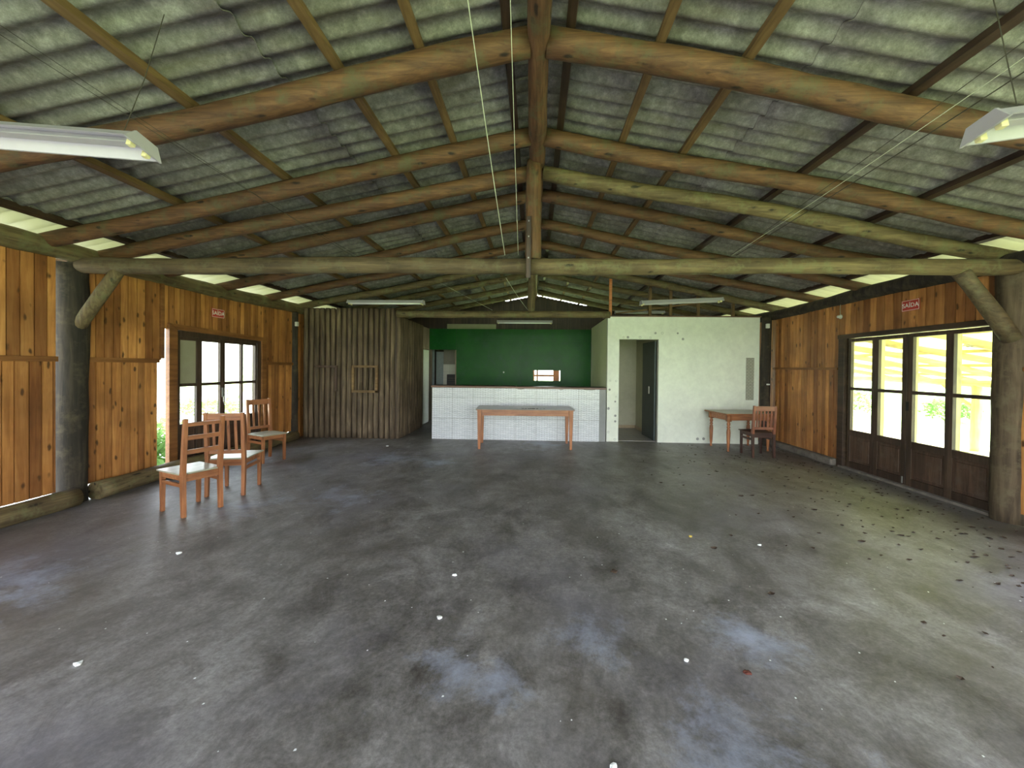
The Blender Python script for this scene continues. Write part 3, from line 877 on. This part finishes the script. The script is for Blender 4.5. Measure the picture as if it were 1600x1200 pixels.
struct(dk, 'dark grey door open inside the white room doorway', 'door')
MB().box(-.035, 0, 0, .78, .02, 2.14).build('door_leaf', 'dark_door', dk, bevel=.003)
MB().box(-.045, -.035, .30, .34, 1.0, 1.16).build('handle', 'sign_white', dk)

# timber framing above the white room
fr = empty('roof_frame', (1.6, 8.9, 2.66))
tag(fr, 'light sawn timber frame with short studs standing above the white room', 'frame')
MB().box(-.1, 3.05, 0, .06, 0, .06).build('sole_plate', 'counter_wood', fr)
MB().beam((-.05, .03, 1.12), (3.05, .03, .42), .06, .08).build('top_rail', 'orange_board', fr).name = 'top_rail'
for k, xx in enumerate((.03, .9, 1.35, 1.95, 2.7)):
    MB().box(xx, xx + .06, 0, .05, .06, 1.10 - .226 * xx).build('stud', 'orange_board' if k == 0 else 'timber_Z', fr)
MB().beam((.2, .12, .12), (2.4, .12, .42), .03, .03).build('batten', 'timber_X', fr)

# ------------------------------------------------------------------ tables
def tapered_leg(x, y, h, a=.062, b=.038):
    m = MB()
    m.hexa([(x - b / 2, y - b / 2, 0), (x + b / 2, y - b / 2, 0), (x + b / 2, y + b / 2, 0), (x - b / 2, y + b / 2, 0)],
           [(x - a / 2, y - a / 2, h), (x + a / 2, y - a / 2, h), (x + a / 2, y + a / 2, h), (x - a / 2, y + a / 2, h)])
    return m
t1 = empty('table', (-.19, 7.80, 0), RAD(2.6))
tag(t1, 'long brown wooden table with grey top standing in front of the counter', 'table')
MB().box(-.935, .935, -.37, .37, .748, .762).build('tabletop', 'grey_laminate', t1, bevel=.003)
m = MB(); m.box(-.82, .82, -.325, -.30, .635, .748); m.box(-.82, .82, .30, .325, .635, .748); m.box(-.88, -.855, -.28, .28, .635, .748); m.box(.855, .88, -.28, .28, .635, .748)
m.build('apron', 'furniture_X', t1)
for sx in (-.865, .865):
    for sy in (-.31, .31):
        tapered_leg(sx, sy, .748, .078, .046).build('leg', 'furniture_Z', t1, bevel=.004)
MB().box(-.92, .92, -.374, -.365, .738, .750).build('edge_strip', 'furniture_X', t1)
m = MB(); rl = random.Random(8)
for k in range(40):
    a, b = rl.gauss(.12, .10), rl.gauss(-.22, .03); s = rl.uniform(.006, .016)
    m.box(a - s, a + s, b - s * .5, b + s * .5, .762, .766)
m = m.build('leaf_crumbs', 'dead_leaf'); m.location = Vector((-.19, 7.80, 0)) + Vector((m.location.x, m.location.y, m.location.z)); 
tag(m, 'scatter of dark leaf crumbs on the grey tabletop', 'debris', kind='stuff')

t2 = empty('table', (4.02, 7.99, 0), RAD(8))
tag(t2, 'small square wooden table with turned legs in the far right corner', 'table')
MB().box(-.50, .48, -.38, .36, .700, .722).build('tabletop', 'furniture_X', t2, bevel=.004)
MB().box(-.49, .47, -.37, .35, .722, .726).build('tabletop_surface', 'pale_sheen', t2)
m = MB(); m.box(-.38, .38, -.315, -.29, .59, .70); m.box(-.38, .38, .27, .295, .59, .70); m.box(-.425, -.40, -.28, .26, .59, .70); m.box(.40, .425, -.28, .26, .59, .70)
m.build('apron', 'furniture_X', t2)
prof = [(.018, 0), (.022, .02), (.016, .05), (.024, .10), (.030, .25), (.034, .36), (.028, .42), (.018, .435), (.030, .45), (.030, .465), (.018, .48), (.028, .50), (.030, .53), (.020, .555), (.030, .57)]
for sx in (-.40, .40):
    for sy in (-.29, .27):
        m = MB().lathe([(r * 1.05, z) for r, z in prof], sx, sy, 14); m.box(sx - .037, sx + .037, sy - .037, sy + .037, .57, .70)
        m.build('leg', 'furniture_Z', t2, smooth=True)

# ------------------------------------------------------------------ chairs (origin on the floor, facing local +y)
def chair(loc, rz, style, label, wm='furniture', seat_m='pale_sheen', W=.37, D=.40, H=.985, nsl=4, back_m=None):
    c = empty('chair', loc, rz); tag(c, label, 'chair', 'wooden chairs in the hall')
    bm_ = back_m or wm
    hw, hd = W / 2, D / 2
    for s in (-1, 1):
        tapered_leg(s * (hw - .005), hd - .01, .425, .042, .034).build('leg', wm + '_Z', c, bevel=.003)
        MB().beam((s * hw, -hd - .015, 0), (s * hw, -hd, .42), .036, .042, .040, .05, up=(0, 1, 0)).build('leg', wm + '_Z', c, bevel=.003)
        m = MB(); m.beam((s * hw, -hd, .42), (s * hw, -hd - .045, H), .040, .05, .036, .038, up=(0, 1, 0))
        m.build('back_post', bm_ + '_Z', c, bevel=.003)
        MB().box(s * hw - .011, s * hw + .011, -hd, hd - .02, .30, .335).build('stretcher', wm + '_Y', c)
    def by(z): return -hd - .045 * max(0, (z - .42)) / (H - .42)
    m = MB(); m.box(-hw, hw, hd - .03, hd - .008, .365, .425); m.box(-hw, hw, -hd - .01, -hd + .012, .355, .425)
    m.box(-hw - .012, -hw + .012, -hd, hd - .02, .37, .425); m.box(hw - .012, hw + .012, -hd, hd - .02, .37, .425)
    m.build('seat_rail', wm + '_X', c)
    m = MB(); m.box(-hw + .022, hw - .022, -hd - .005, -hd + .03, .426, .443); m.box(-hw - .03, hw + .03, -hd + .028, hd + .035, .426, .443)
    m.build('seat', seat_m, c, bevel=.004)
    if style == 'ladder':
        for z, hh in ((.935, .038), (.80, .046), (.655, .046)):
            MB().beam((-hw, by(z), z), (hw, by(z), z), .022, hh).build('back_rail', bm_ + '_X', c, bevel=.003)
    else:
        MB().beam((-hw - .004, by(H - .05), H - .05), (hw + .004, by(H - .05), H - .05), .024, .085).build('top_rail', bm_ + '_X', c, bevel=.004)
        MB().beam((-hw, by(.52), .52), (hw, by(.52), .52), .022, .045).build('back_rail', bm_ + '_X', c, bevel=.003)
        for k in range(nsl):
            xx = -hw + W * (k + 1) / (nsl + 1)
            MB().beam((xx, by(.53), .53), (xx, by(H - .08), H - .08), .030, .012, up=(0, 1, 0)).build('slat', bm_ + '_Z', c, bevel=.002)
    return c
chair((-3.66, 4.08, 0), RAD(68), 'ladder', 'ladder-back wooden chair with three horizontal rails, nearest of the left group', W=.34, D=.40, H=.995)
chair((-3.68, 4.73, 0), RAD(13), 'slat', 'brown wooden chair with upright slats standing between two other chairs on the left', W=.385, D=.42, nsl=4)
chair((-4.34, 6.26, 0), RAD(-115.5), 'slat', 'wooden slat-back chair farthest back on the left, turned toward the room', W=.345, D=.40, nsl=3, seat_m='pale_sheen')
for ax in 'XYZ': wood('reddish_' + ax, (.14, .045, .03), (.26, .095, .055), (.36, .15, .08), ax, .35, False, .06, None, 1.4)
chair((4.03, 7.36, 0), RAD(1), 'slat', 'dark wooden chair with reddish slatted back, drawn up to the corner table', wm='mahogany', seat_m='mahogany_Y', W=.365, D=.39, H=.92, nsl=5, back_m='reddish')

# ------------------------------------------------------------------ lamps
def fixture(name, loc, rz, ry, label, tubes=0, L=1.28, hang=None, rx=0):
    e_ = empty(name, loc); e_.rotation_euler = (rx, ry, rz)
    tag(e_, label, 'light', 'hanging fluorescent fixtures')
    hl = L / 2
    pr = [(-.098, 0), (-.055, .052), (.055, .052), (.098, 0), (.090, 0), (.050, .043), (-.050, .043), (-.090, 0)]
    m = MB()
    vs = [(sx * hl, y, z) for sx in (-1, 1) for y, z in pr]; n = len(pr)
    fs = [(k, (k + 1) % n, (k + 1) % n + n, k + n) for k in range(n)]
    m.add(vs, fs)
    m.build('reflector', 'lamp_white', e_)
    m = MB(); m.box(-hl + .03, hl - .03, -.022, .022, .018, .044); m.build('ballast_cover', 'lamp_white', e_, bevel=.003)
    for s in (-1, 1):
        m = MB()
        a = s * hl; b = s * (hl + .012)
        q = [(-.100, -.006), (.100, -.006), (.058, .056), (-.058, .056)]
        x0, x1 = min(a, b), max(a, b)
        m.add([(x0, y, z) for y, z in q] + [(x1, y, z) for y, z in q], [(0, 3, 2, 1), (4, 5, 6, 7), (0, 1, 5, 4), (1, 2, 6, 5), (2, 3, 7, 6), (3, 0, 4, 7)])
        cap = m.build('end_cap', 'lamp_white', e_)
        for yy in (-.040, .040):
            m = MB(); x0, x1 = sorted((s * (hl - .004), s * (hl - .03)))
            m.box(x0, x1, yy - .014, yy + .014, -.020, .026)
            m.build('lamp_holder', 'lamp_holder', cap, bevel=.003)
    for k in range(tubes):
        yy = (-.040, .040)[k]
        MB().tube([(-hl + .03, yy, 0), (hl - .03, yy, 0)], .013, 10).build('tube', 'tube_glass', e_, smooth=True)
    if hang:
        for s in (-1, 1):
            lx = s * hl * .8
            hh = (ZR - SL * abs(loc[0] + lx) + .115 - loc[2] + lx * sin(ry)) if hang > .2 else hang + .05
            MB().tube([(lx, 0, .05), (lx + .01, .004, hh * .5), (lx, 0, hh)], .0022, 5).build('hanging_wire', 'wire_dark', e_)
    return e_
fixture('fluorescent_fixture', (-2.65, 1.95, 2.700), 0, RAD(5), 'large white tubeless fluorescent fixture hanging at the upper left near the viewer', 0, 1.28, .55, rx=RAD(-12))
fixture('fluorescent_fixture', (2.46, 1.66, 2.60), RAD(-4), RAD(-6), 'white fluorescent fixture end poking in at the upper right edge', 0, 1.28, .62, rx=RAD(-6))
fixture('fluorescent_fixture', (-2.52, 6.6, 2.60), 0, 0, 'white fluorescent fixture hanging above the log cabin front', 1, 1.26, .62)
fixture('fluorescent_fixture', (2.30, 6.4, 2.60), 0, RAD(-2.5), 'white fluorescent fixture hanging in front of the white room wall', 0, 1.24, .62)
fixture('fluorescent_fixture', (-.25, 9.1, 2.57), 0, 0, 'white fluorescent fixture hanging below the far log beam over the counter', 2, 1.24, .9)
fixture('fluorescent_fixture', (2.40, 9.3, 2.83), 0, 0, 'partly hidden fluorescent fixture lying above the white room top', 1, 1.1, .3)

# wires
def wire(p0, p1, r, mat, label, sag=.0, nm='wire', n=10):
    pts = [Vector(p0).lerp(Vector(p1), t / n) + Vector((0, 0, -sag * 4 * (t / n) * (1 - t / n))) for t in range(n + 1)]
    o = MB().tube(pts, r, 5).build(nm, mat); tag(o, label, 'wire'); return o
wire((-1.96, 4.20, 2.72), (-2.42, .6, 3.12), .0014, 'wire_dark', 'thin electric wire above the left fixture, upper of the two', .03)
wire((-1.90, 4.20, 2.72), (-2.26, .6, 2.95), .0014, 'wire_dark', 'dark electric wire above the left fixture, lower of the two', .03)
wire((2.06, 4.20, 2.73), (2.16, .6, 2.98), .003, 'wire_dark', 'dark electric wire running to the right fixture, lower of three', .03)
wire((2.02, 4.20, 2.73), (2.10, .6, 3.02), .002, 'wire_pale', 'pale electric wire running to the right fixture, middle of three', .03)
wire((2.00, 4.20, 2.73), (2.08, .6, 3.10), .002, 'wire_dark', 'thin electric wire running to the right fixture, upper of three', .03)
wire((-.33, 4.18, 2.73), (-.40, 2.2, 3.62), .0032, 'wire_pale', 'white cord slanting from the ridge to the near tie beam', .02)
wire((-.19, 4.18, 2.73), (-.16, 2.2, 3.62), .0022, 'wire_pale', 'thin cord slanting to the tie beam closest to the king post', .02)
wire((-1.6, 6.6, 2.95), (-.9, 8.3, 2.74), .002, 'wire_pale', 'pale wire from the left far fixture to the far beam', .0)
wire((2.0, 6.4, 2.9), (.9, 8.3, 2.74), .002, 'wire_dark', 'dark wire from the right far fixture to the far beam', .0)
wire((-.33, 4.35, 2.53), (-.15, 8.3, 2.74), .0025, 'wire_pale', 'white cord running from the near tie beam back to the far beam', .02)

# small fittings
def small(name, bx, mat, label, cat):
    o = MB().box(*bx).build(name, mat, bevel=.004); tag(o, label, cat); return o
small('sensor_box', (-5.0, -4.94, 8.05, 8.10, 2.36, 2.45), 'plastic_white', 'small white box on the far left corner post beside the log cabin', 'box')
small('sensor_box', (4.69, 4.75, 8.26, 8.31, 2.40, 2.49), 'plastic_white', 'small white box on the far right corner post', 'box')
small('light_switch', (4.72, 4.78, 8.28, 8.302, 1.24, 1.27), 'plastic_white', 'tiny white switch low on the far right corner post', 'switch')
bs = empty('bulb_socket', (XR, 6.62, 2.42)); tag(bs, 'white lamp socket on the right wall left of the exit sign', 'socket')
bl = MB().lathe([(.035, 0), (.035, .012), (.022, .02), (.022, .05), (.016, .055)], seg=14).build('socket', 'plastic_white', bs, smooth=True); bl.rotation_euler = (0, RAD(-90), 0)
MB().tube([(-.01, 0, .03), (-.008, .01, .12), (-.01, 0, .2)], .003).build('cable', 'wire_pale', bs)

# ------------------------------------------------------------------ litter
def scrap(x, y, s, mat, name, label, cat, seed):
    r = random.Random(seed); n = 9
    top = [(x + s * r.uniform(.6, 1.1) * cos(2 * pi * k / n), y + s * r.uniform(.5, .9) * sin(2 * pi * k / n), .004 + r.uniform(0, .008)) for k in range(n)]
    bot = [(a, b, 0.0005) for a, b, _ in top]
    m = MB().add(top + [(x, y, .012)] + bot, [(k, (k + 1) % n, n) for k in range(n)] + [(k + n + 1, (k + 1) % n + n + 1, (k + 1) % n, k) for k in range(n)] + [tuple(n + 1 + k for k in reversed(range(n)))])
    o = m.build(name, mat); tag(o, label, cat); return o
SCR = [(-5.0, 0, 0)]
scrap(-2.89, 3.11, .026, 'paper', 'paper_scrap', 'white paper scrap on the floor in front of the three chairs', 'scrap', 1)
scrap(-.58, 2.91, .017, 'paper', 'paper_scrap', 'small white scrap on the floor left of the middle, mid distance', 'scrap', 2)
scrap(-.57, 2.41, .020, 'paper', 'paper_scrap', 'white scrap on the floor just behind the bluish paint patch', 'scrap', 3)
scrap(-2.33, 1.93, .022, 'paper', 'paper_scrap', 'white scrap on the floor in the lower left', 'scrap', 4)
scrap(.32, 1.54, .016, 'paper', 'paper_scrap', 'round white scrap at the bottom edge of the floor', 'scrap', 5)
scrap(.82, 2.13, .013, 'paper', 'paper_scrap', 'white scrap on the floor left of the red leaf', 'scrap', 6)
scrap(2.0, 3.58, .020, 'paper', 'paper_scrap', 'white scrap on the floor toward the right door', 'scrap', 7)
scrap(-2.84, 7.55, .03, 'paper', 'paper_scrap', 'white scrap on the floor at the foot of the log cabin', 'scrap', 9)
scrap(1.10, 2.06, .020, 'red_leaf', 'fallen_leaf', 'dark red fallen leaf on the open floor', 'leaf', 10)
scrap(1.45, 3.72, .022, 'yellow_leaf', 'fallen_leaf', 'yellow fallen leaf on the floor', 'leaf', 11)
scrap(.62, 3.04, .030, 'dead_leaf', 'fallen_leaf', 'curled dark leaf on the floor right of centre', 'leaf', 12)
r = random.Random(5); m = MB()
for k in range(420):
    x = min(4.75, 5.0 - abs(r.gauss(0, 1.3))); y = r.uniform(2.0, 8.3)
    s = r.uniform(.008, .030) * (1 if r.random() < .8 else 1.4); a = r.uniform(0, pi)
    n = 5
    pts = [(x + s * r.uniform(.5, 1.2) * cos(a + 2 * pi * q / n), y + s * .6 * r.uniform(.5, 1.2) * sin(a + 2 * pi * q / n), .003 + r.uniform(0, .010)) for q in range(n)]
    m.add(pts + [(x, y, .001)], [(q, (q + 1) % n, n) for q in range(n)])
o = m.build('leaf_litter', 'dead_leaf'); tag(o, 'scattered dark dead leaves on the floor toward the right glazed door', 'leaves', kind='stuff')
m = MB()
for k in range(240):
    x = r.uniform(-4.6, 4.6); y = 1.3 + 6.8 * r.random() ** 1.4; s = r.uniform(.002, .006)
    m.add([(x - s, y - s, .002), (x + s, y - s * .6, .002), (x + s * .8, y + s, .002), (x - s * .7, y + s, .002)], [(0, 1, 2, 3)])
o = m.build('white_flecks', 'paper'); tag(o, 'tiny white flecks sprinkled over the concrete floor', 'flecks', kind='stuff')

# ------------------------------------------------------------------ veranda on the right, planting outside
ver = empty('veranda', (XR + .2, 0, -.32))
tag(ver, 'open timber veranda outside the right glazed door, log rafters under pale sheets', 'veranda')
def vz(x): return 2.44 + .32 - (x - 5.1) * .19
for k in range(9):
    y = 3.4 + k * 1.15
    MB().log((5.15 - XR - .2, y, vz(5.15)), (10.9 - XR - .2, y, vz(10.9)), .065, .06, 300 + k, .02, 10).build('rafter', 'log_pale_X', ver, smooth=True)
for k, x in enumerate((5.6, 6.9, 8.2, 9.5, 10.6)):
    MB().box(x - XR - .23, x - XR - .17, 2.8, 13.4, vz(x) + .06, vz(x) + .12).build('purlin', 'log_pale_Y', ver)
m = MB()
ny = 300
for side in (0, 1):
    for j in range(ny + 1):
        y = 2.6 + 11 * j / ny
        for x in (5.75, 11.2): m.v.append(Vector((x - XR - .2, y, vz(x) + .13 + .02 * cos(2 * pi * y / .177) + .02 + side * .006)))
S = (ny + 1) * 2
for j in range(ny):
    q = 2 * j; m.f.append((q, q + 2, q + 3, q + 1)); q += S; m.f.append((q, q + 1, q + 3, q + 2))
m.build('roof_sheet', 'veranda_sheet', ver, smooth=True)
MB().log((10.35 - XR - .2, 2.8, vz(10.35) - .14), (10.35 - XR - .2, 13.4, vz(10.35) - .14), .085, .08, 331, .02, 12).build('edge_beam', 'log_pale_Y', ver, smooth=True)
for y in (5.2, 9.75):
    MB().log((10.35 - XR - .2, y, 0), (10.35 - XR - .2, y, vz(10.35) - .2), .10, .09, 340 + int(y), .01, 12).build('post', 'log_pale_Z', ver, smooth=True)
    MB().log((10.33 - XR - .2, y - .05, .95), (10.33 - XR - .2, y + .75, vz(10.35) - .2), .05, .045, 350 + int(y), .004, 10).build('brace', 'log_pale_Z', ver, smooth=True)
fixture('fluorescent_fixture', (7.9, 7.1, 1.93), RAD(0), RAD(8), 'white fluorescent fixture under the veranda seen through the right door', 1, 1.0, .15)
o = MB().box(XR + .12, 11.2, 2, 14, -.325, -.30).build('veranda_floor', 'gravel'); struct(o, 'pale ground under the veranda', 'ground')
o = MB().box(-30, XL - .13, -12, 26, -.325, -.30).build('path_left', 'gravel'); struct(o, 'pale gravel path outside the left door', 'ground')

def bush(x, y, R, H, seed, label, n=900):
    r = random.Random(seed); e_ = empty('shrub', (x, y, -.32)); tag(e_, label, 'shrub', 'shrubs outside the hall')
    m = MB()
    for k in range(7):
        a = r.uniform(0, 2 * pi); m.tube([(0, 0, 0), (R * .3 * cos(a), R * .3 * sin(a), H * .4), (R * .7 * cos(a), R * .7 * sin(a), H * .8)], [.02, .014, .006], 5)
    m.build('stem', 'log_mossy_Z', e_)
    m = MB()
    for k in range(n):
        a = r.uniform(0, 2 * pi); ph = math.acos(r.uniform(-.7, 1)); q = r.uniform(.55, 1) * (1 + .15 * sin(3 * a + seed))
        c = Vector((R * q * sin(ph) * cos(a), R * q * sin(ph) * sin(a), H * .5 + H * .5 * q * cos(ph)))
        d = Vector((r.gauss(0, 1), r.gauss(0, 1), r.gauss(0, .6))).normalized(); u = d.cross(Vector((r.gauss(0, 1), r.gauss(0, 1), 1))).normalized()
        s = r.uniform(.05, .11)
        m.add([c, c + d * s + u * s * .4, c + d * s * 2, c + d * s - u * s * .4], [(0, 1, 2, 3)])
    m.build('foliage', 'leaf_blade', e_)
bush(-6.3, 6.0, .45, .9, 1, 'low leafy shrub right outside the gap beside the left door')
bush(-9.2, 9.0, .9, .5, 2, 'leafy shrub outside the left door, nearer one')
bush(-11.5, 13.5, 1.2, .65, 3, 'leafy shrub outside the left door, farther one', 700)
bush(12.8, 16.8, 1.0, 1.2, 4, 'leafy shrub beyond the veranda, seen in the leftmost door pane', 700)
bush(15.5, 15.5, .8, .9, 5, 'leafy shrub beyond the veranda post')
bush(13.5, 9.5, .8, .9, 6, 'low shrub outside beside the veranda post')
